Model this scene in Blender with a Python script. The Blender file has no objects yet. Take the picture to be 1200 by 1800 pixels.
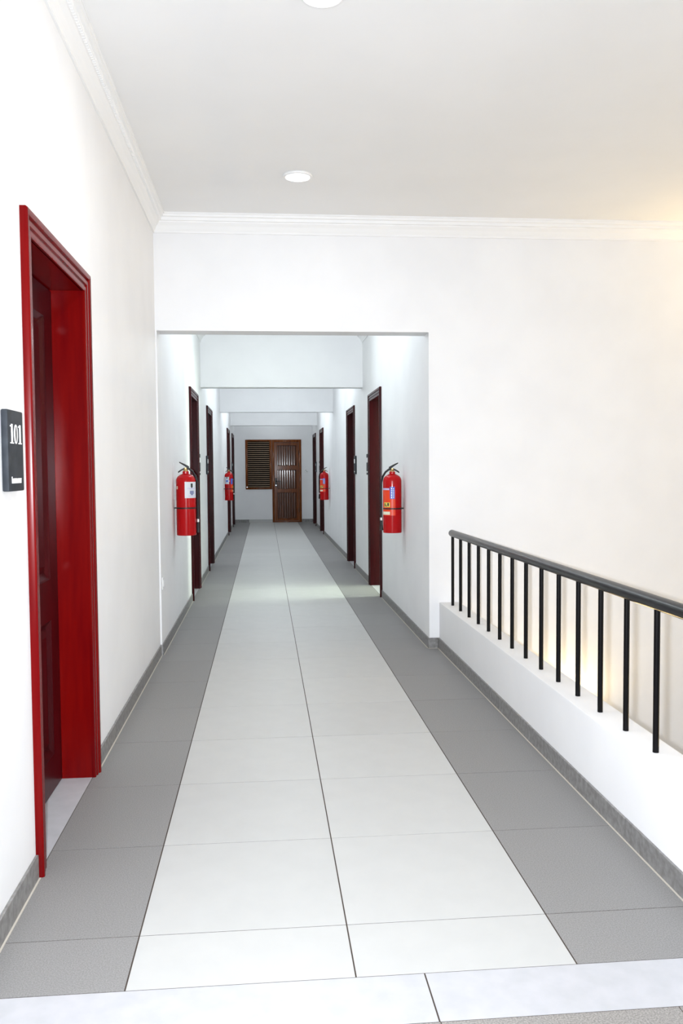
import bpy, bmesh, math, random
from mathutils import Vector, Matrix
random.seed(4)
C = bpy.context.scene.collection
sc = bpy.context.scene
PI = math.pi

# ------------------------------------------------------------------ camera
H_CAM = 1.341
XS_W = 4.6
yaw, pitch, roll = 0.0887, -0.0501, -0.0074
fw = Vector((math.sin(yaw)*math.cos(pitch), math.cos(yaw)*math.cos(pitch), math.sin(pitch)))
rt = Vector((math.cos(yaw), -math.sin(yaw), 0)); up = rt.cross(fw)
rt2 = math.cos(roll)*rt + math.sin(roll)*up
up2 = -math.sin(roll)*rt + math.cos(roll)*up
cd = bpy.data.cameras.new('camera'); cam = bpy.data.objects.new('camera', cd); C.objects.link(cam)
M = Matrix((rt2, up2, -fw)).transposed().to_4x4(); M.translation = (0, 0, H_CAM)
cam.matrix_world = M
cd.sensor_fit = 'VERTICAL'; cd.sensor_height = 36; cd.sensor_width = 24
cd.lens = 1515.12/1800*36; cd.clip_start = 0.05; cd.clip_end = 200
sc.camera = cam

# ------------------------------------------------------------------ world, lights, exposure
sc.view_settings.view_transform = 'Standard'; sc.view_settings.look = 'None'
sc.view_settings.gamma = 1; sc.view_settings.use_curve_mapping = False
sc.view_settings.exposure = 0.30
w = bpy.data.worlds.new('world'); sc.world = w; w.use_nodes = True
w.node_tree.nodes['Background'].inputs[0].default_value = (0.93, 0.96, 1.0, 1)
w.node_tree.nodes['Background'].inputs[1].default_value = 0.15

def area(name, loc, size, power, color, direction, size_y=None, spread=None, shape=None):
    l = bpy.data.lights.new(name, 'AREA'); l.energy = power; l.color = color
    l.shape = shape or ('RECTANGLE' if size_y else 'DISK'); l.size = size
    if size_y: l.size_y = size_y
    if spread: l.spread = math.radians(spread)
    o = bpy.data.objects.new(name, l); C.objects.link(o); o.location = loc
    o.rotation_euler = Vector(direction).to_track_quat('-Z', 'Y').to_euler()
    return o
def point(name, loc, r, power, color):
    l = bpy.data.lights.new(name, 'POINT'); l.energy = power; l.color = color; l.shadow_soft_size = r
    o = bpy.data.objects.new(name, l); C.objects.link(o); o.location = loc
    return o
# the photographer's flash, just left of the lens
fl = Vector((0, 0, H_CAM)) - rt2*0.062 + fw*0.02
area('camera_flash', fl, 0.035, 62.0, (0.86, 0.92, 1.0), fw, spread=118)
# ambient fill light added at the open end behind the camera
area('lobby_fill', (1.9, -2.9, 1.7), 5.0, 22.0, (0.97, 0.985, 1.0), (-0.05, 1, 0.02), size_y=2.6)
# fill light added on the stairwell side to brighten the left wall
area('stair_fill', (XS_W-.12, 1.0, 1.5), 2.6, 33.0, (0.97, 0.985, 1.0), (-1, 0, -0.05), size_y=1.9)
# daylight through the open guest room door
area('room_daylight', (4.75, 9.36, 1.5), 1.3, 210.0, (0.86, 1.0, 0.84), (-1, 0, -0.08), size_y=1.4)
FOYER_W, CORR_W = (1.5, 9.0, 12.0), (14.0, 14.0, 18.0, 14.5, 20.5, 16.5, 7.8)
WARM = (1.0, 0.72, 0.33)

# ------------------------------------------------------------------ materials
def mat(name, col, rough=0.5, spec=0.5, metal=0.0, coat=0.0, coat_rough=0.1, emis=None, estr=0):
    m = bpy.data.materials.new(name); m.use_nodes = True
    b = m.node_tree.nodes['Principled BSDF']
    b.inputs['Base Color'].default_value = (*col, 1); b.inputs['Roughness'].default_value = rough
    b.inputs['Specular IOR Level'].default_value = spec; b.inputs['Metallic'].default_value = metal
    b.inputs['Coat Weight'].default_value = coat; b.inputs['Coat Roughness'].default_value = coat_rough
    if emis:
        b.inputs['Emission Color'].default_value = (*emis, 1); b.inputs['Emission Strength'].default_value = estr
    return m
def noise_col(m, c1, c2, scale, detail=6, lo=0.35, hi=0.65, stretch=(1, 1, 1), bump=0.0, rand=0.0, bump_dist=0.001, coord='Object'):
    nt = m.node_tree; n = nt.nodes; L = nt.links; b = n['Principled BSDF']
    tc = n.new('ShaderNodeTexCoord'); mp = n.new('ShaderNodeMapping'); mp.inputs['Scale'].default_value = stretch
    nz = n.new('ShaderNodeTexNoise'); nz.inputs['Scale'].default_value = scale; nz.inputs['Detail'].default_value = detail
    rp = n.new('ShaderNodeValToRGB')
    rp.color_ramp.elements[0].position = lo; rp.color_ramp.elements[0].color = (*c1, 1)
    rp.color_ramp.elements[1].position = hi; rp.color_ramp.elements[1].color = (*c2, 1)
    L.new(tc.outputs[coord], mp.inputs[0]); L.new(mp.outputs[0], nz.inputs['Vector']); L.new(nz.outputs['Fac'], rp.inputs[0])
    out = rp.outputs[0]
    if rand:
        oi = n.new('ShaderNodeObjectInfo'); mr = n.new('ShaderNodeMapRange')
        mr.inputs['To Min'].default_value = 1-rand; mr.inputs['To Max'].default_value = 1+rand
        mx = n.new('ShaderNodeMix'); mx.data_type = 'RGBA'; mx.blend_type = 'MULTIPLY'; mx.inputs['Factor'].default_value = 1
        cb = n.new('ShaderNodeCombineColor')
        L.new(oi.outputs['Random'], mr.inputs['Value'])
        for i in range(3): L.new(mr.outputs[0], cb.inputs[i])
        L.new(out, mx.inputs['A']); L.new(cb.outputs[0], mx.inputs['B']); out = mx.outputs['Result']
    L.new(out, b.inputs['Base Color'])
    if bump:
        bp = n.new('ShaderNodeBump'); bp.inputs['Strength'].default_value = bump; bp.inputs['Distance'].default_value = bump_dist
        L.new(nz.outputs['Fac'], bp.inputs['Height']); L.new(bp.outputs[0], b.inputs['Normal'])
    return m
WALL = noise_col(mat('wall_paint', (.86, .86, .87), .6, .3), (.845, .845, .852), (.875, .875, .88), 3, bump=.05)
CEIL = noise_col(mat('ceiling_paint', (.86, .86, .86), .7, .2), (.85, .85, .85), (.87, .87, .87), 2)
TRIM = mat('cornice_paint', (.88, .88, .88), .45, .4)
TILE_L = noise_col(mat('pale_tile', (.56, .56, .55), .45, .25), (.505, .505, .492), (.522, .522, .508), 9, rand=.02)
TILE_D = noise_col(mat('grey_tile', (.25, .25, .25), .5, .18), (.215, .210, .206), (.30, .293, .287), 260, detail=2, rand=.03)
TILE_T = noise_col(mat('threshold_tile', (.8, .8, .82), .35, .4), (.47, .475, .495), (.52, .52, .545), 14, rand=.01)
GRANITE = noise_col(mat('landing_stone', (.25, .24, .23), .5, .4), (.20, .19, .18), (.36, .34, .32), 220, detail=2)
GROUT = mat('grout', (.075, .060, .052), .9, .1)
BEAD = mat('pale_grout', (.55, .51, .45), .8, .2)
SKIRT = noise_col(mat('skirting_tile', (.2, .195, .19), .45, .4), (.175, .168, .162), (.27, .265, .26), 40, detail=4, rand=.03)
SKIRT_L = mat('pale_skirting_tile', (.5, .5, .49), .45, .4)
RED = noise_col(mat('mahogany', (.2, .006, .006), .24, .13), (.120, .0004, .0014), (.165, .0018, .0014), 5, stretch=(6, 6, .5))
RED_SHADE = noise_col(mat('shaded_mahogany', (.06, .001, .003), .26, .16), (.026, .0004, .0012), (.040, .0008, .0018), 5, stretch=(6, 6, .5))  # same mahogany with shade put into its colour, for the corridor door frames
LEAFM = noise_col(mat('dark_mahogany', (.06, .003, .006), .3, .13), (.030, .0006, .002), (.05, .001, .003), 5, stretch=(6, 6, .5))
FIRE = mat('extinguisher_red', (.46, .0, .002), .2, .2, coat=.2, coat_rough=.06)
BLACK = mat('black_plastic', (.008, .008, .009), .4, .4)
RAILM = mat('black_metal', (.003, .003, .004), .3, .22)
BALM = mat('black_baluster_metal', (.003, .0025, .003), .35, .15)
BRASS = mat('brass', (.75, .5, .2), .3, metal=1)
BRASSD = mat('dull_brass', (.30, .17, .06), .45, .4)
STEEL = mat('steel', (.7, .7, .7), .3, metal=1)
WHITE = mat('white_plastic', (.85, .85, .85), .4)
SLATE = noise_col(mat('slate_plate', (.025, .029, .036), .6, .25), (.019, .023, .029), (.031, .036, .044), 30)
PRINT = mat('white_print', (.9, .9, .9), .5)
PLAB = mat('label_white', (.72, .76, .80), .45)
PORG = mat('label_orange', (.80, .05, .006), .35)
PBLU = mat('label_blue', (.05, .13, .62), .35)
PYEL = mat('label_yellow', (.75, .60, .10), .4)
PCRM = mat('label_cream', (.85, .80, .62), .4)
PDRK = mat('label_dark', (.03, .035, .03), .4)
PLIL = mat('label_lilac', (.55, .50, .75), .4)
LAMP = mat('lamp_diffuser', (.9, .9, .9), .5, emis=(.96, .98, 1.0), estr=5.0)
GLOW = mat('warm_glass', (.9, .8, .6), .4, emis=(1.0, .72, .4), estr=3.0)
BROWN = noise_col(mat('brown_wood', (.12, .04, .012), .12, .18), (.12, .028, .005), (.21, .062, .013), 4, stretch=(14, 14, .8), bump=0)
BROWND = noise_col(mat('brown_panel_wood', (.07, .022, .008), .10, .22), (.055, .015, .0045), (.11, .031, .009), 4, stretch=(14, 14, .8), bump=0)
SLATM = mat('slat_wood', (.36, .26, .18), .2, .35)
NIGHT = mat('dark_backing', (.004, .004, .005), .9, 0)
BED = mat('room_paint', (.8, .8, .76), .7)
FILLP = mat('fill_pane', (.85, .88, .9), .4, emis=(.97, .985, 1.0), estr=0.8)  # glowing panes of the added stairwell window
PANE = mat('lit_pane', (.8, .85, .8), .4, emis=(.86, 1.0, .84), estr=2.0)

# ------------------------------------------------------------------ helpers
def bm_box(bm, x0, x1, y0, y1, z0, z1):
    vs = [bm.verts.new(p) for p in ((x0,y0,z0),(x1,y0,z0),(x1,y1,z0),(x0,y1,z0),(x0,y0,z1),(x1,y0,z1),(x1,y1,z1),(x0,y1,z1))]
    for f in ((3,2,1,0),(4,5,6,7),(0,1,5,4),(1,2,6,5),(2,3,7,6),(3,0,4,7)): bm.faces.new([vs[i] for i in f])
def mesh_of(name, bm, m, smooth=False, bevel=0, seg=2):
    if bevel:
        bmesh.ops.bevel(bm, geom=bm.edges[:], offset=bevel, segments=seg, affect='EDGES', profile=.5)
    bmesh.ops.recalc_face_normals(bm, faces=bm.faces[:])
    me = bpy.data.meshes.new(name); bm.to_mesh(me); bm.free(); me.materials.append(m)
    if smooth:
        for p in me.polygons: p.use_smooth = True
        me.set_sharp_from_angle(angle=math.radians(40))
    return me
def put(name, me, parent=None, loc=(0,0,0)):
    o = bpy.data.objects.new(name, me); C.objects.link(o); o.location = loc
    if parent: o.parent = parent
    return o
def box(name, m, b, parent=None, bevel=0, seg=2):
    bm = bmesh.new(); bm_box(bm, *b)
    return put(name, mesh_of(name, bm, m, smooth=bool(bevel), bevel=bevel, seg=seg), parent)
def boxes(name, m, bs, parent=None, bevel=0):
    bm = bmesh.new()
    for b in bs: bm_box(bm, *b)
    return put(name, mesh_of(name, bm, m, smooth=bool(bevel), bevel=bevel), parent)
def empty(name, loc, rz=0):
    o = bpy.data.objects.new(name, None); C.objects.link(o); o.location = loc; o.rotation_euler = (0,0,rz); o.empty_display_size = .1
    return o
def tag(o, label, cat, group=None, kind=None):
    o['label'] = label; o['category'] = cat
    if group: o['group'] = group
    if kind: o['kind'] = kind
    return o
def lathe(bm, prof, n=40, cx=0, cy=0, axis='z'):
    rings = []
    for r, z in prof:
        if r < 1e-6: rings.append([bm.verts.new((cx, cy, z))])
        else: rings.append([bm.verts.new((cx+r*math.cos(2*PI*k/n), cy+r*math.sin(2*PI*k/n), z)) for k in range(n)])
    for a, b in zip(rings, rings[1:]):
        for k in range(n):
            k2 = (k+1) % n
            if len(a) == 1 and len(b) == 1: continue
            if len(a) == 1: bm.faces.new((a[0], b[k], b[k2]))
            elif len(b) == 1: bm.faces.new((a[k], a[k2], b[0]))
            else: bm.faces.new((a[k], a[k2], b[k2], b[k]))
def tube(bm, pts, r, n=10):
    pts = [Vector(p) for p in pts]; rings = []
    for i, p in enumerate(pts):
        t = (pts[min(i+1, len(pts)-1)] - pts[max(i-1, 0)]).normalized()
        a = t.cross(Vector((0.3, 0.2, 1)) if abs(t.z) < .9 else Vector((1, .1, 0))).normalized(); b = t.cross(a)
        rr = r[i] if isinstance(r, (list, tuple)) else r
        rings.append([bm.verts.new(p + rr*(math.cos(2*PI*k/n)*a + math.sin(2*PI*k/n)*b)) for k in range(n)])
    for q, s in zip(rings, rings[1:]):
        for k in range(n): bm.faces.new((q[k], q[(k+1)%n], s[(k+1)%n], s[k]))
    bm.faces.new(rings[0][::-1]); bm.faces.new(rings[-1])
def prism(bm, prof, path):
    """sweep a profile: path gives for each station a function (a, b) -> point"""
    rings = [[bm.verts.new(f(a, b)) for a, b in prof] for f in path]
    n = len(prof)
    for q, s in zip(rings, rings[1:]):
        for k in range(n): bm.faces.new((q[k], q[(k+1)%n], s[(k+1)%n], s[k]))
    bm.faces.new(rings[0][::-1]); bm.faces.new(rings[-1])

# ------------------------------------------------------------------ dimensions
XL, XR, XP = -0.765, 1.21, 1.285          # lobby left wall, corridor right wall, parapet face
XLC = -0.753                              # corridor left wall, a touch proud of the lobby wall
Y1, YF = 6.29, 21.85                      # lobby end wall, corridor end wall
ZC, ZCC, ZB = 3.145, 3.0, 2.335           # lobby ceiling, corridor ceiling, beam underside
YB = [10.55, 15.1, 19.7]                  # beam fronts
BT = 0.18
XS = 4.6                                  # stairwell far side
T = 0.20                                  # wall thickness
OW, AW, HH = 0.85, 0.08, 2.105            # clear door width, casing width, head height
L_DOORS = [3.365, 9.365, 11.975, 18.15, 20.72]
R_DOORS = [9.36, 11.975, 18.10, 20.68]

# ------------------------------------------------------------------ structure
def wall_with_doors(name, label, xin, xout, y0, y1, ztop, doors):
    bs = []; y = y0
    for d in doors:
        bs.append((xin, xout, y, d-OW/2-.02, -.05, ztop)); bs.append((xin, xout, d-OW/2-.02, d+OW/2+.02, HH+.02, ztop)); y = d+OW/2+.02
    bs.append((xin, xout, y, y1, -.05, ztop))
    return bs
lw = wall_with_doors('', '', XL-T, XL, -3.0, Y1, ZC+.1, L_DOORS[:1]) + wall_with_doors('', '', XL-T, XLC, Y1, YF+T, ZC+.1, L_DOORS[1:])
tag(boxes('wall_left', WALL, lw), 'white painted wall on the left with five red door openings', 'wall', kind='structure')
tag(boxes('wall_right', WALL, wall_with_doors('', '', XR, XR+T, Y1+BT, YF+T, ZC+.1, R_DOORS)), 'white painted corridor wall on the right with four red door openings', 'wall', kind='structure')
# lobby end wall: a wide wall with the corridor opening
tag(boxes('wall_back', WALL, [(XR, XS+T, Y1, Y1+BT, -3.0, ZC+.1), (XLC, XR, Y1, Y1+BT, ZB, ZC+.1)]), 'white wall above and right of the corridor opening', 'wall', kind='structure')
# corridor end wall, with holes for the louvred window and the door
WX0, WX1, WZ0, WZ1 = -0.474, 0.194, 0.838, 2.09
DX0, DX1 = 0.194, 0.932
tag(boxes('wall_end', WALL, [(XLC, WX0, YF, YF+T, -.05, ZCC+.1), (WX0, DX0, YF, YF+T, -.05, WZ0), (WX0, DX1, YF, YF+T, WZ1, ZCC+.1), (DX1, XR, YF, YF+T, -.05, ZCC+.1)]),
    'plain white wall closing the far end of the corridor', 'wall', kind='structure')
tag(box('ceiling', CEIL, (XL-T, XS+T, -3.0, Y1+BT, ZC, ZC+.15)), 'flat white lobby ceiling with round downlights', 'ceiling', kind='structure')
tag(box('ceiling_corridor', CEIL, (XLC, XR, Y1+BT, YF, ZCC, ZCC+.15)), 'white corridor ceiling hidden behind the beams', 'ceiling', kind='structure')
for y, t in zip(YB, ('first white beam inside the corridor, nearest the lobby', 'middle white beam crossing the corridor ceiling', 'last white beam before the wooden door at the corridor end')):
    tag(box('ceiling_beam', WALL, (XLC, XR, y, y+BT, ZB, ZCC), bevel=0), t, 'beam', kind='structure')
# stairwell shell
tag(box('wall_stairwell', WALL, (XS, XS+T, -3.0, Y1, -3.0, ZC)), 'white wall on the far side of the stairwell', 'wall', kind='structure')
tag(box('floor_stairwell', GRANITE, (XP+.155, XS, -3.0, Y1, -3.1, -3.0)), 'grey stone floor at the bottom of the stairwell', 'floor', kind='structure')
we = empty('fill_window', (XS, 1.0, 0)); tag(we, 'added glowing window, unseen, on the stairwell wall at the right', 'window', kind='structure')  # unseen window made up to go with the stairwell fill light
boxes('window_frame', WHITE, [(-.06, 0, -1.4, -1.32, .5, 2.5), (-.06, 0, 1.32, 1.4, .5, 2.5), (-.06, 0, -.04, .04, .58, 2.42), (-.06, 0, -1.32, 1.32, .5, .58), (-.06, 0, -1.32, 1.32, 2.42, 2.5)], we)
box('pane', FILLP, (-.03, -.01, -1.32, -.04, .58, 2.42), we); box('pane', FILLP, (-.03, -.01, .04, 1.32, .58, 2.42), we)
# parapet
par = box('parapet', WALL, (XP, XP+.150, -3.0, Y1, -3.0, .343), bevel=.006)
tag(par, 'low white parapet wall carrying the black railing', 'parapet', kind='structure')
# cornices
CP = [(0,-.125),(.010,-.125),(.010,-.112),(.018,-.100),(.030,-.078),(.047,-.060),(.050,-.052),(.062,-.050),(.066,-.030),(.078,-.026),(.082,-.012),(.088,-.010),(.088,0),(0,0)]
bm = bmesh.new(); prism(bm, CP, [lambda a, b: (XL+a, -3.0, ZC+b), lambda a, b: (XL+a, Y1-a, ZC+b)])
t1 = put('trim_1', mesh_of('trim_1', bm, TRIM)); tag(t1, 'white stepped cornice along the top of the left wall', 'cornice', kind='structure')
bm = bmesh.new()
for k in range(300):
    y = .2 + k*.02
    prism(bm, [(.0505,-.0535),(.0625,-.0515),(.0665,-.0315),(.0625,-.0315)], [lambda a, b, y=y: (XL+a, y, ZC+b), lambda a, b, y=y: (XL+a, y+.010, ZC+b)])
o = put('ribbing', mesh_of('ribbing', bm, TRIM), t1); o['kind'] = 'stuff'
bm = bmesh.new(); prism(bm, CP, [lambda a, b: (XL+a, Y1-a, ZC+b), lambda a, b: (XS, Y1-a, ZC+b)])
tag(put('trim_2', mesh_of('trim_2', bm, TRIM)), 'white stepped cornice above the corridor opening', 'cornice', kind='structure')
n = 3; ys = [Y1+BT] + [v for y in YB for v in (y, y+BT)] + [YF]
for i in range(0, 8, 2):
    for sgn, x0, side in ((1, XLC, 'left'), (-1, XR, 'right')):
        bm = bmesh.new(); prism(bm, CP, [lambda a, b: (x0+sgn*a, ys[i], ZCC+b), lambda a, b: (x0+sgn*a, ys[i+1], ZCC+b)])
        tag(put('trim_%d' % n, mesh_of('trim', bm, TRIM)), 'white cornice high on the corridor %s wall, %s ceiling bay' % (side, ('first','second','third','fourth')[i//2]), 'cornice', kind='structure'); n += 1

# ------------------------------------------------------------------ floor and tiles
fl_o = box('floor', GROUT, (XL-T, XP+.01, -3.0, YF+T, -.20, -.0007))
tag(fl_o, 'tiled floor, pale centre strip between two grey side strips', 'floor', kind='structure')
XM, TS, Y0 = 0.2254, 0.60, 2.4642
GX, GY = .0021, .0015
tile_cache = {}
def tile(x0, x1, y0, y1, m, gx=GX, gy=GY):
    key = (round(x1-x0, 3), round(y1-y0, 3), m.name)
    if key not in tile_cache:
        bm = bmesh.new(); hx, hy = (x1-x0)/2-gx, (y1-y0)/2-gy; c = .0003
        lo = [bm.verts.new(p) for p in ((-hx,-hy,-.01),(hx,-hy,-.01),(hx,hy,-.01),(-hx,hy,-.01))]
        md = [bm.verts.new(p) for p in ((-hx,-hy,-c),(hx,-hy,-c),(hx,hy,-c),(-hx,hy,-c))]
        hi = [bm.verts.new(p) for p in ((-hx+c,-hy+c,0),(hx-c,-hy+c,0),(hx-c,hy-c,0),(-hx+c,hy-c,0))]
        for a, b in ((lo, md), (md, hi)):
            for k in range(4): bm.faces.new((a[k], a[(k+1)%4], b[(k+1)%4], b[k]))
        bm.faces.new(hi)
        tile_cache[key] = mesh_of('tile', bm, m)
    return put('tile', tile_cache[key], fl_o, ((x0+x1)/2, (y0+y1)/2, random.uniform(-.00015, .00015)))
rows = [(2.2, Y0)]; y = Y0
while y + TS < YF: rows.append((y, y+TS)); y += TS
rows.append((y, YF))
for a, b in rows:
    tile(XL, XM-TS, a, b, TILE_D); tile(XM-TS, XM, a, b, TILE_L); tile(XM, XM+TS, a, b, TILE_L)
    if a < Y1 < b: tile(XM+TS, XP, a, Y1, TILE_D, gy=.0004); tile(XM+TS, XR, Y1, b, TILE_D, gy=.0004)
    else: tile(XM+TS, XP if b <= Y1 else XR, a, b, TILE_D)
for a, b in ((XL, .408), (.408, XP)): tile(a, b, 1.997, 2.2, TILE_T)
for i, (a, b) in enumerate(((XL, -.19), (-.19, .41), (.41, 1.01), (1.01, XP))):
    for y in (1.397, .797, .197, -.403): tile(a, b, y, y+.6, GRANITE, gx=.0012, gy=.0012)

# ------------------------------------------------------------------ skirting
def skirting(name, label, runs):
    """runs: (axis, fixed, side, a, b, material or None)"""
    e = empty(name, (0,0,0)); tag(e, label, 'baseboard', kind='structure')
    for axis, f, s, a, b, m in runs:
        k = max(1, math.ceil((b-a)/.6 - .02)); st = (b-a)/k
        for i in range(k):
            p, q = a+i*st+.0008, a+(i+1)*st-.0008
            lo, hi = sorted((f, f+s*.010)); l2, h2 = sorted((f+s*.010, f+s*.016))
            bb = (lo, hi, p, q, 0, .078+random.uniform(-.001, .001)) if axis == 'y' else (p, q, lo, hi, 0, .078)
            box('skirting_tile', m or SKIRT, bb, e, bevel=.0015, seg=1)
        bb = (l2, h2, a, b, -.001, .0015) if axis == 'y' else (a, b, l2, h2, -.001, .0015)
        box('grout_bead', BEAD, bb, e)
    return e
def gaps(y0, y1, ds):
    r = []; y = y0
    for d in ds: r.append((y, d-OW/2-AW-.002)); y = d+OW/2+AW+.002
    r.append((y, y1)); return r
skirting('baseboard_left', 'grey tile skirting along the foot of the left wall',
         [('y', XL, 1, a, b, None) for a, b in gaps(-.4, Y1, L_DOORS[:1])] + [('y', XLC, 1, a, b, None) for a, b in gaps(Y1, YF, L_DOORS[1:]) if b-a > .05])
skirting('baseboard_right', 'grey tile skirting along the parapet and right corridor wall',
         [('y', XP, -1, -.4, Y1, None), ('x', Y1, -1, XR-.010, XP-.010, None)] + [('y', XR, -1, a, b, None) for a, b in gaps(Y1, YF, R_DOORS) if b-a > .05])
skirting('baseboard_end', 'low tile skirting along the corridor end wall beside the wooden door',
         [('x', YF, -1, XLC+.01, XM-TS-.02, None), ('x', YF, -1, XM-TS-.02, DX0, SKIRT_L), ('x', YF, -1, DX1, XR-.01, None)])

# ------------------------------------------------------------------ red doors
# local frame of everything on a side wall: x along the wall, y out into the passage, z up
def on_left(x, y): return (x, y, 0), -PI/2
def on_right(x, y): return (x, y, 0), PI/2
CAS = [(0,0),(0,.012),(.006,.015),(.016,.015),(.020,.011),(.026,.011),(.030,.018),(.044,.019),(.048,.013),(.054,.013),(.058,.022),(.068,.026),(.076,.025),(.080,.019),(.080,0)]
def casing_meshes():
    h = OW/2; out = []
    for s in (-1, 1):
        bm = bmesh.new(); prism(bm, CAS, [lambda a, b: (s*(h+a), b, 0), lambda a, b: (s*(h+a), b, HH+a)]); out.append(('casing', mesh_of('casing', bm, RED, smooth=True)))
    bm = bmesh.new(); prism(bm, CAS, [lambda a, b: (-h-a, b, HH+a), lambda a, b: (h+a, b, HH+a)]); out.append(('head_casing', mesh_of('head_casing', bm, RED, smooth=True)))
    return out
LD = .127                                  # leaf face set back from the wall face
def leaf_meshes():
    """leaf in its own frame: hinge edge at x=0, face at y=0, thickness towards -y"""
    W, Hh = OW-.006, HH-.012; st = .125; out = []
    zs = [(.0, .15), (.715, .885), (1.97, Hh)]
    bs = [(0, st, -.042, 0, 0, Hh), (W-st, W, -.042, 0, 0, Hh)] + [(st, W-st, -.042, 0, a, b) for a, b in zs]
    bm = bmesh.new()
    for b in bs: bm_box(bm, *b)
    frame = mesh_of('leaf_frame', bm, LEAFM)
    pans = []
    for a, b in ((.15, .715), (.885, 1.97)):
        bm = bmesh.new()
        def ring(i, y): return [bm.verts.new(p) for p in ((st+i, y, a+i), (W-st-i, y, a+i), (W-st-i, y, b-i), (st+i, y, b-i))]
        rs = [ring(0, -.001), ring(.006, -.006), ring(.022, -.016), ring(.030, -.018), ring(.060, -.008)]
        for q, s in zip(rs, rs[1:]):
            for k in range(4): bm.faces.new((q[k], q[(k+1)%4], s[(k+1)%4], s[k]))
        bm.faces.new(rs[-1]); back = ring(0, -.040)
        for k in range(4): bm.faces.new((rs[0][(k+1)%4], rs[0][k], back[k], back[(k+1)%4]))
        bm.faces.new(back[::-1])
        pans.append(mesh_of('panel', bm, LEAFM))
    bm = bmesh.new(); bm_box(bm, W-.085, W-.045, 0, .006, .93, 1.10)
    tube(bm, [(W-.065, .004, 1.02), (W-.065, .045, 1.02), (W-.08, .05, 1.02), (W-.19, .05, 1.02)], .008)
    return frame, pans, mesh_of('handle', bm, STEEL, smooth=True)
CASM = casing_meshes(); FRAME, PANS, HAND = leaf_meshes()
bm = bmesh.new(); bm_box(bm, 0, .018, -T, .004, 0, HH); JAMB = mesh_of('jamb', bm, RED)
bm = bmesh.new(); bm_box(bm, -OW/2-.018, OW/2+.018, -T, .004, HH, HH+.018); HJAMB = mesh_of('head_jamb', bm, RED)
bm = bmesh.new(); bm_box(bm, 0, .014, -T, 0, 0, HH); STOP = mesh_of('door_stop', bm, RED)
bm = bmesh.new(); bm_box(bm, -OW/2, OW/2, -T-.02, -.0005, -.02, .0008); THR = mesh_of('threshold', bm, TILE_T)
def recolored(me, m):
    key = me.name + m.name
    if key not in tile_cache: tile_cache[key] = me.copy(); tile_cache[key].materials[0] = m
    return tile_cache[key]
def red_door(num, pos, rz, label, opened=False, near=False):
    st = (lambda me: me) if near else (lambda me: recolored(me, RED_SHADE))  # corridor frames take the copy darkened for shade
    e = empty('door_%d' % num, pos, rz); tag(e, label, 'door', kind='structure')
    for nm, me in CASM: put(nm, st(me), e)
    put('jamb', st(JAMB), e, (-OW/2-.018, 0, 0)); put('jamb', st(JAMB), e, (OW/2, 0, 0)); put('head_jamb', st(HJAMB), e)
    put('threshold', THR, e)
    lf = put('leaf', FRAME, e, (-OW/2+.003, -LD, .006))
    for p in PANS: put('panel', p, lf)
    put('handle', HAND, lf)
    if opened:
        lf.location = (OW/2-.003, -T-.02, .006); lf.rotation_euler = (0, 0, -PI/2 - .03)
    return e
LLAB = ['large red mahogany door frame in the left foreground beside room plate 101',
        'red door on the left wall just behind the near extinguisher', 'red door on the left wall, third from the lobby',
        'red door on the left wall behind the distant extinguisher', 'last red door on the left, beside the corridor end wall']
RLAB = ['red door on the right wall just behind the near extinguisher, standing open', 'red door on the right wall, second from the lobby',
        'red door on the right wall behind the distant extinguisher', 'last red door on the right, beside the corridor end wall']
num = 1
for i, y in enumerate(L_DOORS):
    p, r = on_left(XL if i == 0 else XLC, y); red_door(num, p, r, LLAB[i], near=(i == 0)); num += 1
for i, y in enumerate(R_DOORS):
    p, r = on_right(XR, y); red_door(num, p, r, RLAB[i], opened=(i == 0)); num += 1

# guest room behind the open door
rx0, rx1, ry0, ry1 = XR+T, 5.0, 7.6, 11.0
tag(boxes('wall_room', BED, [(rx0, rx1, ry0-.1, ry0, 0, 2.7), (rx0, rx1, ry1, ry1+.1, 0, 2.7), (rx1, rx1+.1, ry0-.1, ry1+.1, 0, 2.7), (rx0, rx1+.1, ry0-.1, ry1+.1, 2.7, 2.8)]), 'pale walls of the room behind the open red door', 'wall', kind='structure')
tag(box('floor_room', TILE_L, (rx0, rx1, ry0, ry1, -.1, 0)), 'pale floor of the room behind the open red door', 'floor', kind='structure')
wr = empty('window_2', (rx1, 9.36, 0)); tag(wr, 'bright window of the room behind the open red door', 'window', kind='structure')
boxes('window_frame', WHITE, [(-.05, 0, -.75, -.69, .75, 2.25), (-.05, 0, .69, .75, .75, 2.25), (-.05, 0, -.69, .69, .75, .81), (-.05, 0, -.69, .69, 2.19, 2.25), (-.05, 0, -.03, .03, .81, 2.19)], wr)
box('pane', PANE, (-.02, -.005, -.69, -.03, .81, 2.19), wr); box('pane', PANE, (-.02, -.005, .03, .69, .81, 2.19), wr)

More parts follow.
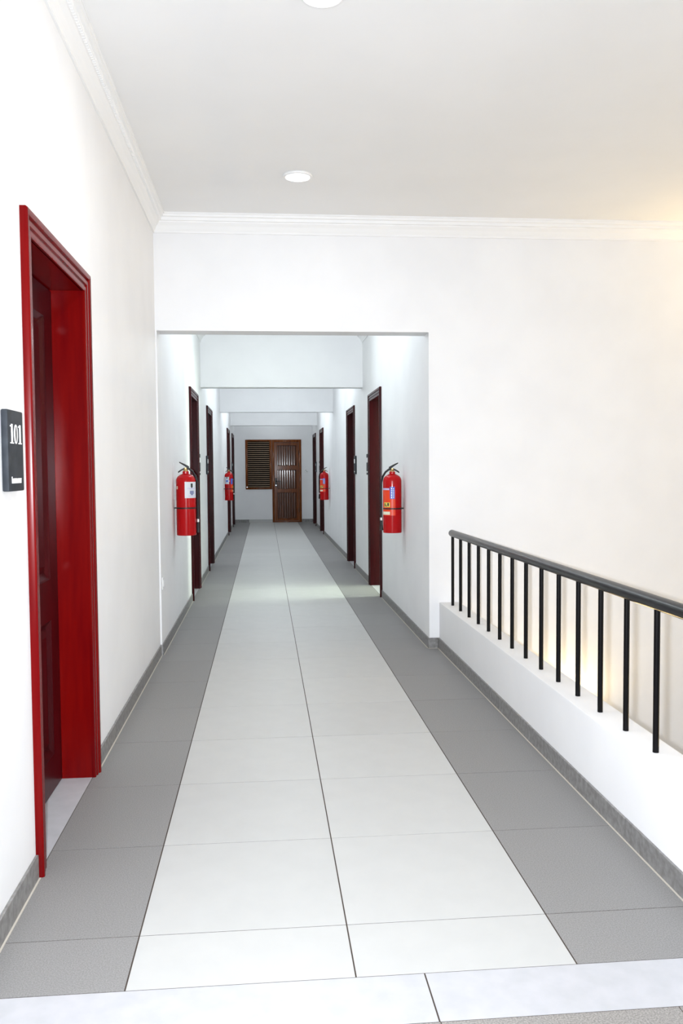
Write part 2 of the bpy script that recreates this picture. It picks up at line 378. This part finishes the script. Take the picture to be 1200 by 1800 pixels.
# ------------------------------------------------------------------ wooden door and louvred window at the corridor end
e = empty('door_10', (0, YF, 0)); tag(e, 'brown three-panel wooden door at the end of the corridor', 'door', kind='structure')
DH = 2.085; fwid = .062
for a, b in ((DX0, DX0+fwid), (DX1-fwid, DX1)):
    box('jamb', BROWN, (a, b, -.02, .12, 0, DH), e, bevel=.006)
box('head_jamb', BROWN, (DX0+fwid, DX1-fwid, -.02, .12, DH-fwid, DH), e, bevel=.006)
box('sill', BROWN, (DX0+fwid, DX1-fwid, -.01, .12, 0, .028), e, bevel=.004)
lx0, lx1, lz0, lz1 = DX0+fwid+.003, DX1-fwid-.003, .032, DH-fwid-.003
st = .06
lf = boxes('leaf', BROWN, [(lx0, lx0+st, .02, .065, lz0, lz1), (lx1-st, lx1, .02, .065, lz0, lz1), (lx0+st, lx1-st, .02, .065, lz0, lz0+.06), (lx0+st, lx1-st, .02, .065, .755, .845),
                           (lx0+st, lx1-st, .02, .065, 1.325, 1.43), (lx0+st, lx1-st, .02, .065, lz1-.075, lz1)], e)
for a, b in ((lz0+.06, .755), (.845, 1.325), (1.43, lz1-.075)):
    k = 8; wd = (lx1-lx0-2*st)/k; bmm = bmesh.new()
    for i in range(k):      # tongue and groove boards, slightly rounded
        x0 = lx0+st+i*wd; N = 6
        prism(bmm, [(x0+.0005+(wd-.001)*j/N, .045-.0006*math.sin(PI*j/N)) for j in range(N+1)] + [(x0+wd-.001, .06), (x0+.001, .06)],
              [lambda p, q: (p, q, a), lambda p, q: (p, q, b)])
    put('panel', mesh_of('panel', bmm, BROWND, smooth=True), lf)
    boxes('moulding', BROWND, [(lx0+st, lx0+st+.014, .028, .046, a, b), (lx1-st-.014, lx1-st, .028, .046, a, b), (lx0+st+.014, lx1-st-.014, .028, .046, a, a+.014), (lx0+st+.014, lx1-st-.014, .028, .046, b-.014, b)], lf, bevel=.004)
bm = bmesh.new(); bm_box(bm, lx0+.012, lx0+.048, .006, .02, .90, 1.12)
tube(bm, [(lx0+.03, .015, 1.04), (lx0+.03, -.03, 1.04), (lx0+.05, -.035, 1.04), (lx0+.14, -.035, 1.03)], .010)
put('handle', mesh_of('handle', bm, BLACK, smooth=True), lf)
bm = bmesh.new(); tube(bm, [(lx0+.03, .016, .935), (lx0+.03, -.004, .935)], .016, 16); put('lock_cylinder', mesh_of('lock_cylinder', bm, STEEL, smooth=True), lf)
for z in (.30, 1.45, 1.75):
    bm = bmesh.new(); tube(bm, [(lx1, .015, z-.05), (lx1, .015, z+.05)], .010); put('hinge', mesh_of('hinge', bm, BLACK, smooth=True), lf)
e = empty('window_1', (0, YF, 0)); tag(e, 'brown louvred window with many slats left of the wooden door', 'window', kind='structure')
fr = .058
for a, b in ((WX0, WX0+fr), (WX1-fr-.004, WX1-.004)): box('frame_side', BROWN, (a, b, -.015, .10, WZ0, WZ1-.004), e, bevel=.006)
for a, b in ((WZ0, WZ0+.04), (WZ1-.044, WZ1-.004)): box('frame_rail', BROWN, (WX0+fr, WX1-fr-.004, -.015, .10, a, b), e, bevel=.006)
box('backing_pane', NIGHT, (WX0+.01, WX1-.01, .105, .115, WZ0+.01, WZ1-.01), e)
NS = 23; z0, z1 = WZ0+.04, WZ1-.044; ps = (z1-z0)/NS
bm = bmesh.new(); th = math.radians(13); dp, tk = .046, .015
prof = [(-dp/2,-tk*.3),(-dp/2-.002,0),(-dp/2,tk*.3),(-dp/2+.004,tk/2),(dp/2,tk/2),(dp/2,-tk/2),(-dp/2+.004,-tk/2)]
rot = [(p*math.cos(th)-q*math.sin(th), p*math.sin(th)+q*math.cos(th)) for p, q in prof]
prism(bm, rot, [lambda a, b: (WX0+fr, a, b), lambda a, b: (WX1-fr-.004, a, b)])
SL = mesh_of('slat', bm, SLATM, smooth=True)
for i in range(NS): put('slat', SL, e, (0, .035, z0+(i+.5)*ps))
for x, z in ((WX0+.035, .895),):
    bm = bmesh.new(); tube(bm, [(x, -.012, z), (x, -.035, z)], .014, 14); put('catch', mesh_of('catch', bm, STEEL, smooth=True), e)
# round switch beside it
bm = bmesh.new(); lathe(bm, [(0,0),(.052,0),(.052,.012),(.046,.018),(0,.018)], 28)
sw = put('wall_switch', mesh_of('wall_switch', bm, WHITE, smooth=True)); sw.location = (1.06, YF, 1.292); sw.rotation_euler = (PI/2, 0, 0)
tag(sw, 'round white switch on the end wall right of the wooden door', 'switch')
for dx, dy in ((-.014, .018), (.012, -.012)):
    bm = bmesh.new(); lathe(bm, [(0,.018),(.009,.018),(.009,.022),(0,.022)], 14, dx, dy); put('button', mesh_of('button', bm, SLATE), sw)

# small switch plate on the left wall
e = empty('switch_plate', (XLC, 6.36, .515), -PI/2); tag(e, 'small white switch plate low on the left wall by the corridor corner', 'switch')
box('plate', WHITE, (-.04, .04, .0005, .009, -.045, .045), e, bevel=.003); box('rocker', WHITE, (-.02, .02, .009, .014, -.025, .025), e, bevel=.002)

# ------------------------------------------------------------------ room plates
def digit1(bm, x, z, w, h, y):
    bm_box(bm, x+w*.36, x+w*.70, y, y+.0015, z, z+h)
    for a, b in ((.08, .36), (.70, .96)): bm_box(bm, x+w*a, x+w*b, y, y+.0015, z, z+h*.06)
    bm_box(bm, x+w*.08, x+w*.36, y, y+.0015, z+h*.86, z+h*.93)
def digit0(bm, x, z, w, h, y, n=28):
    cx, cz = x+w/2, z+h/2
    o = [(cx+w*.48*math.sin(2*PI*k/n), cz+h*.5*math.cos(2*PI*k/n)) for k in range(n)]
    i = [(cx+w*.17*math.sin(2*PI*k/n), cz+h*.42*math.cos(2*PI*k/n)) for k in range(n)]
    O = [bm.verts.new((a, y+.0015, b)) for a, b in o]; I = [bm.verts.new((a, y+.0015, b)) for a, b in i]
    O2 = [bm.verts.new((a, y, b)) for a, b in o]
    for k in range(n):
        k2 = (k+1) % n; bm.faces.new((O[k], O[k2], I[k2], I[k])); bm.faces.new((O[k], O2[k], O2[k2], O[k2]))
def mir(me_bm):
    bmesh.ops.scale(me_bm, vec=(-1, 1, 1), verts=me_bm.verts[:])
    return me_bm
PW, PH, PT = .158, .242, .021
bm = bmesh.new(); bm_box(bm, -PW/2, PW/2, .001, PT, -PH/2, PH/2); PLATE = mesh_of('plate', bm, SLATE, smooth=True, bevel=.004)
def strokes(bm, x0, z0, w, h, y):
    xs = [0, .10, .16, .24, .30, .38, .46, .52, .60, .66, .74, .82, .90]
    for i, f in enumerate(xs):
        bm_box(bm, x0+f*w, x0+f*w+w*(.05 if i == 0 else .035), y, y+.001, z0, z0+h*(1.0 if i == 0 else .7))
    for a, b in ((.16, .28), (.30, .50), (.60, .70), (.74, .96)):
        bm_box(bm, x0+a*w, x0+b*w, y, y+.0013, z0+h*.58, z0+h*.74)
# reading direction: on the left wall x runs towards the camera, so text is laid from +x to -x seen from the passage
def plate(pos, rz, label, full=False):
    e = empty('room_plate', pos, rz); tag(e, label, 'room sign', 'room number plates beside the red doors')
    pl = put('plate', PLATE, e)
    bm = bmesh.new()
    if full:
        dw, dh, z = .037, .058, .021
        digit1(bm, -.060, z, dw, dh, PT); digit0(bm, -.060+.041, z, dw, dh, PT); digit1(bm, -.060+.084, z, dw, dh, PT)
    else:
        bm_box(bm, -.056, .056, PT, PT+.0015, .022, .078)
    mir(bm)
    put('number', mesh_of('number', bm, PRINT), e)
    bm = bmesh.new()
    if full: strokes(bm, -.052, -.097, .104, .020, PT)
    else: bm_box(bm, -.045, .050, PT, PT+.001, -.096, -.080)
    mir(bm); put('name_line', mesh_of('name_line', bm, PRINT), e)
    return e
ZP = 1.402
def lp(x, y, lab, full=False): plate((x, y, ZP), -PI/2, lab, full)
def rp(x, y, lab): plate((x, y, ZP-.012), PI/2, lab)
lp(XL, 2.680, 'slate room plate reading 101 beside the large red door frame', True)
off = OW/2+AW+.10
lp(XLC, L_DOORS[1]+off, 'dark room plate after the second red door on the left wall')
lp(XLC, L_DOORS[2]-off, 'dark room plate before the third red door on the left wall')
lp(XLC, L_DOORS[4]-off, 'dark room plate before the last red door on the left wall')
rp(XR, R_DOORS[0]+off, 'dark room plate after the open red door on the right wall')
rp(XR, R_DOORS[1]-off, 'dark room plate before the second red door on the right wall')
rp(XR, R_DOORS[2]+off, 'dark room plate after the third red door on the right wall')
rp(XR, R_DOORS[3]-off, 'dark room plate before the last red door on the right wall')

# ------------------------------------------------------------------ fire extinguishers
ER = .081
def patch(bm, s, a0, a1, z0, z1, r=ER+.0007, th=.0006):
    n = max(2, int(abs(a1-a0)/6)); rows_ = []
    for k in range(n+1):
        a = math.radians(a0+(a1-a0)*k/n)
        rows_.append([bm.verts.new((s*rr*math.sin(a), rr*math.cos(a), z)) for rr, z in ((r, z0), (r, z1), (r-th, z1), (r-th, z0))])
    for p, q in zip(rows_, rows_[1:]):
        for k in range(4): bm.faces.new((p[k], p[(k+1)%4], q[(k+1)%4], q[k]))
    bm.faces.new(rows_[0]); bm.faces.new(rows_[-1][::-1])
def mpatch(name, m, s, plist, parent, r=ER+.0007):
    bm = bmesh.new()
    for p in plist: patch(bm, s, *p, r=r)
    return put(name, mesh_of(name, bm, m, smooth=True), parent)
bm = bmesh.new()
lathe(bm, [(0,.004),(.068,.004),(.072,0),(.0775,0),(ER,.004),(ER,.02)] + [(ER,.02+.43*k/4) for k in (1,2,3,4)] +
      [(ER*math.cos(t)**.75 if math.cos(t) > 0 else 0, .45+.062*math.sin(t)) for t in (.15,.3,.45,.6,.75,.9,1.05,1.2)] + [(.026,.514),(.026,.530),(.022,.534),(0,.534)], 48)
BODY = mesh_of('cylinder_body', bm, FIRE, smooth=True)
def extinguisher(pos, rz, s, kind, label):
    e = empty('fire_extinguisher', pos, rz); tag(e, label, 'fire extinguisher', 'fire extinguishers hung on the corridor walls')
    c = .100                                # cylinder axis this far from the wall
    b = put('cylinder_body', BODY, e, (0, c, 0))
    bm = bmesh.new(); lathe(bm, [(0,.533),(.019,.533),(.019,.548),(.014,.550),(.014,.562),(0,.562)], 20); put('valve', mesh_of('valve', bm, BRASS, smooth=True), e, (0, c, 0))
    # levers: upper squeeze lever rises towards the wall, carrying handle dips towards it
    bm = bmesh.new(); prism(bm, [(-.011,-.012),(.011,-.012),(.009,.012),(-.009,.012)],
        [lambda a, b, t=t: (a*(1-.35*t), .030-t*.070, .568+b*(1-.62*t)+.046*t-.006*t*t) for t in (-.15, .1, .3, .5, .7, .85, 1.0)])
    put('squeeze_lever', mesh_of('squeeze_lever', bm, BLACK, smooth=True), e, (0, c-.012, 0))
    bm = bmesh.new(); prism(bm, [(-.010,-.007),(.010,-.007),(.010,.007),(-.010,.007)],
        [lambda a, b, t=t: (a*(1 if t < .95 else .7), .026-t*.076, .558+b*(1 if t < .95 else .6)-.004*t-.030*t*t) for t in (-.1, .2, .4, .6, .8, .93, 1.0)])
    put('carry_handle', mesh_of('carry_handle', bm, BLACK, smooth=True), e, (0, c-.012, 0))
    bm = bmesh.new(); tube(bm, [(s*.012, 0, .543), (s*.024, 0, .543)], .009, 16); put('gauge', mesh_of('gauge', bm, BRASSD, smooth=True), e, (0, c, 0))
    # hose on the passage side
    hp = [(0, .008, .556), (0, .030, .552), (-s*.006, .058, .530), (-s*.014, .082, .490), (-s*.02, .094, .44), (-s*.022, .096, .36), (-s*.022, .095, .25), (-s*.022, .094, .12)]
    if kind == 'C': hp = [(x - s*0 + s*.052*min(1, i/4), y*(1 if i < 3 else .92), z) for i, (x, y, z) in enumerate(hp)]
    bm = bmesh.new(); tube(bm, hp, .0095, 12); h = put('hose', mesh_of('hose', bm, BLACK, smooth=True), e, (0, c, 0))
    x, y, z = hp[-1]
    bm = bmesh.new(); tube(bm, [(x, y, z), (x, y, z-.10)], [.010, .015], 14); put('nozzle', mesh_of('nozzle', bm, BLACK, smooth=True), h)
    bm = bmesh.new(); tube(bm, [(x, y, z+.012), (x, y, z-.012)], .0125, 14); put('ferrule', mesh_of('ferrule', bm, STEEL, smooth=True), h)
    zs = .228 if kind == 'A' else .212
    bm = bmesh.new(); prism(bm, [(ER-.001, zs-.006), (ER+.0015, zs-.006), (ER+.0015, zs+.006), (ER-.001, zs+.006)],
        [lambda a, q, k=k: (a*math.cos(2*PI*k/40), a*math.sin(2*PI*k/40), q) for k in range(41)])
    put('strap', mesh_of('strap', bm, BLACK, smooth=True), e, (0, c, 0))
    boxes('wall_bracket', WHITE, [(-.012, .012, .001, .0045, .30, .60)], e); box('strap_clip', BLACK, (-.008, .008, .001, .022, zs-.006, zs+.006), e)
    if kind in 'AC':
        lb = mpatch('label', PLAB, s, [(4, 92, .312, .445)] if kind == 'A' else [(88, 150, .30, .43)], e); lb.location = (0, c, 0)
        q = 0 if kind == 'A' else 66
        mpatch('emblem', PDRK, s, [(42+q, 56+q, .402, .432), (45+q, 53+q, .395, .402)], lb, ER+.0012)
        mpatch('text_lines', PLIL, s, [(16+q, 76+q, .392-.001, .394), (22+q, 70+q, .326, .330), (30+q, 66+q, .384, .387), (14+q, 22+q, .34, .37)], lb, ER+.0012)
        mpatch('picture', PBLU if kind == 'C' else mat('label_slate_blue', (.22, .25, .42), .4), s, [(34+q, 62+q, .345, .372), (40+q, 56+q, .335, .345)], lb, ER+.0012)
        if kind == 'A': st_ = mpatch('sticker', PCRM, s, [(140, 152, .385, .41)], e); st_.location = (0, c, 0)
    if kind in 'BC':
        d = 0 if kind == 'B' else -32
        lb = mpatch('label', PORG, s, [(-30+max(d, -20), 100+d, .153, .374)], e); lb.location = (0, c, 0)
        mpatch('blue_strip', PBLU, s, [(67+d, 97+d, .298, .402)], lb, ER+.0012)
        if kind == 'B':
            mpatch('strip_marks', PRINT, s, [(74, 80, z0, z0+h) for z0, h in ((.303,.012),(.320,.018),(.344,.014),(.364,.010),(.380,.014))] + [(86, 92, .306+k*.015, .314+k*.015) for k in range(6)], lb, ER+.0018)
        mpatch('title_band', PLIL, s, [(-10+d*.3, 63+d, .374, .390)], lb, ER+.0012)
        ic = mpatch('pictograms', PYEL, s, [(22+d, 67+d, .226, .267)], lb, ER+.0012)
        if kind == 'B': mpatch('pictogram_marks', PDRK, s, [(28, 36, .233, .258), (50, 60, .236, .262), (40, 45, .230, .245)], lb, ER+.0018)
        mpatch('plate_label', PCRM, s, [(8+d, 67+d, .160, .187)], lb, ER+.0012)
    return e
extinguisher((XLC, 7.27, .797), -PI/2, 1, 'A', 'red extinguisher with a white label on the left wall near the lobby')
extinguisher((XR, 7.46, .780), PI/2, -1, 'B', 'red extinguisher with orange and blue labels on the right wall near the lobby')
extinguisher((XLC, 16.05, .775), -PI/2, 1, 'C', 'distant red extinguisher on the left wall, before the fourth red door')
extinguisher((XR, 16.05, .765), PI/2, -1, 'B', 'distant red extinguisher on the right wall, before the third red door')

# ------------------------------------------------------------------ railing
XB = XP+.066; ZT = .343
e = empty('railing', (XB, 6.126, ZT)); tag(e, 'black metal railing on the white parapet beside the stairwell', 'railing')
bm = bmesh.new()
tube(bm, [(0, .044, .525), (0, .040, .525), (0, .034, .525), (0, .026, .525), (0, -6.3, .525)], [.005, .016, .022, .0248, .0248], 28)
put('handrail', mesh_of('handrail', bm, RAILM, smooth=True), e)
bm = bmesh.new(); tube(bm, [(0, 0, 0), (0, 0, .505)], 0.0107, 18); BAL = mesh_of('baluster', bm, BALM, smooth=True)
for k in range(25): put('baluster', BAL, e, (0, -k*.2512, 0))

# ------------------------------------------------------------------ lamps
def downlight(pos, label, power, color, seen=True):
    e = empty('downlight', pos); tag(e, label, 'ceiling light', 'round ceiling lights')
    bm = bmesh.new(); lathe(bm, [(.074,0),(.090,0),(.092,-.004),(.088,-.012),(.076,-.014),(.072,-.008),(.074,0)], 40); put('trim_ring', mesh_of('trim_ring', bm, WHITE, smooth=True), e)
    bm = bmesh.new(); lathe(bm, [(0,-.012),(.050,-.0115),(.073,-.009),(.073,-.001),(0,-.001)], 40); put('diffuser', mesh_of('diffuser', bm, LAMP, smooth=True), e)
    area('downlight_lamp', (pos[0], pos[1], pos[2]-.018), .14, power, color, (0, 0, -1))
def globe_light(pos, label, power, color):
    e = empty('globe_light', pos); tag(e, label, 'ceiling light', 'globe lights of the corridor bays')
    bm = bmesh.new(); lathe(bm, [(0,0),(.062,0),(.062,-.018),(.048,-.030),(0,-.030)], 32); put('base', mesh_of('base', bm, WHITE, smooth=True), e)
    bm = bmesh.new(); lathe(bm, [(.044,-.030)] + [(.075*math.sin(t), -.095+.075*math.cos(t)) for t in (.7,1.0,1.3,1.57,1.9,2.2,2.5,2.8,3.0)] + [(0,-.170)], 32); put('globe', mesh_of('globe', bm, LAMP, smooth=True), e)
    point('globe_lamp', (pos[0], pos[1], pos[2]-.26), .07, power, color)
downlight((.225, 5.40, ZC), 'round white downlight in the lobby ceiling, nearer the corridor opening', FOYER_W[0], (.97, .985, 1.0))
downlight((.240, 3.36, ZC), 'round white downlight at the top edge of the picture, nearer the viewer', FOYER_W[1], (.97, .985, 1.0))
downlight((.240, 1.32, ZC), 'round white downlight overhead behind the viewer', FOYER_W[2], (.97, .985, 1.0))
for i, (y, lab) in enumerate(((7.65, 'first bay, nearer the lobby'), (8.95, 'first bay, farther from the lobby'), (12.1, 'second bay, nearer the lobby'), (13.5, 'second bay, farther from the lobby'), (16.5, 'third bay, nearer the lobby'), (18.0, 'third bay, farther from the lobby'), (20.9, 'last bay'))):
    globe_light((.225, y, ZCC), 'white globe light hidden above the corridor beams, %s' % lab, CORR_W[i], (.86, .95, 1.0))
def wall_lamp(pos, rz, label, power):
    e = empty('wall_lamp', pos, rz); tag(e, label, 'wall lamp')
    box('back_plate', BRASS, (-.04, .04, -.016, -.001, -.06, .06), e, bevel=.004)
    bm = bmesh.new(); tube(bm, [(0, -.016, 0), (0, -.05, -.02), (0, -.075, -.03)], .008); put('arm', mesh_of('arm', bm, BRASS, smooth=True), e)
    bm = bmesh.new(); lathe(bm, [(.020,-.05),(.045,-.02),(.058,.03),(.055,.03),(.042,-.018),(.018,-.046),(.020,-.05)], 28, 0, -.08); put('lamp_shade', mesh_of('lamp_shade', bm, GLOW, smooth=True), e)
    point('wall_lamp_bulb', (pos[0]+.085*math.sin(rz), pos[1]-.085*math.cos(rz), pos[2]+.03), .03, power, WARM)
wall_lamp((2.24, Y1, -.46), 0, 'warm wall lamp on the stairwell wall below the railing', 13)
wall_lamp((4.1, Y1, 2.25), 0, 'warm wall lamp high on the stairwell wall at the right', 40)
wall_lamp((XS, 3.3, -.6), -PI/2, 'added warm fill lamp, unseen, low on the far stairwell wall', 48)  # extra lamp added to warm the ambient light in the stairwell
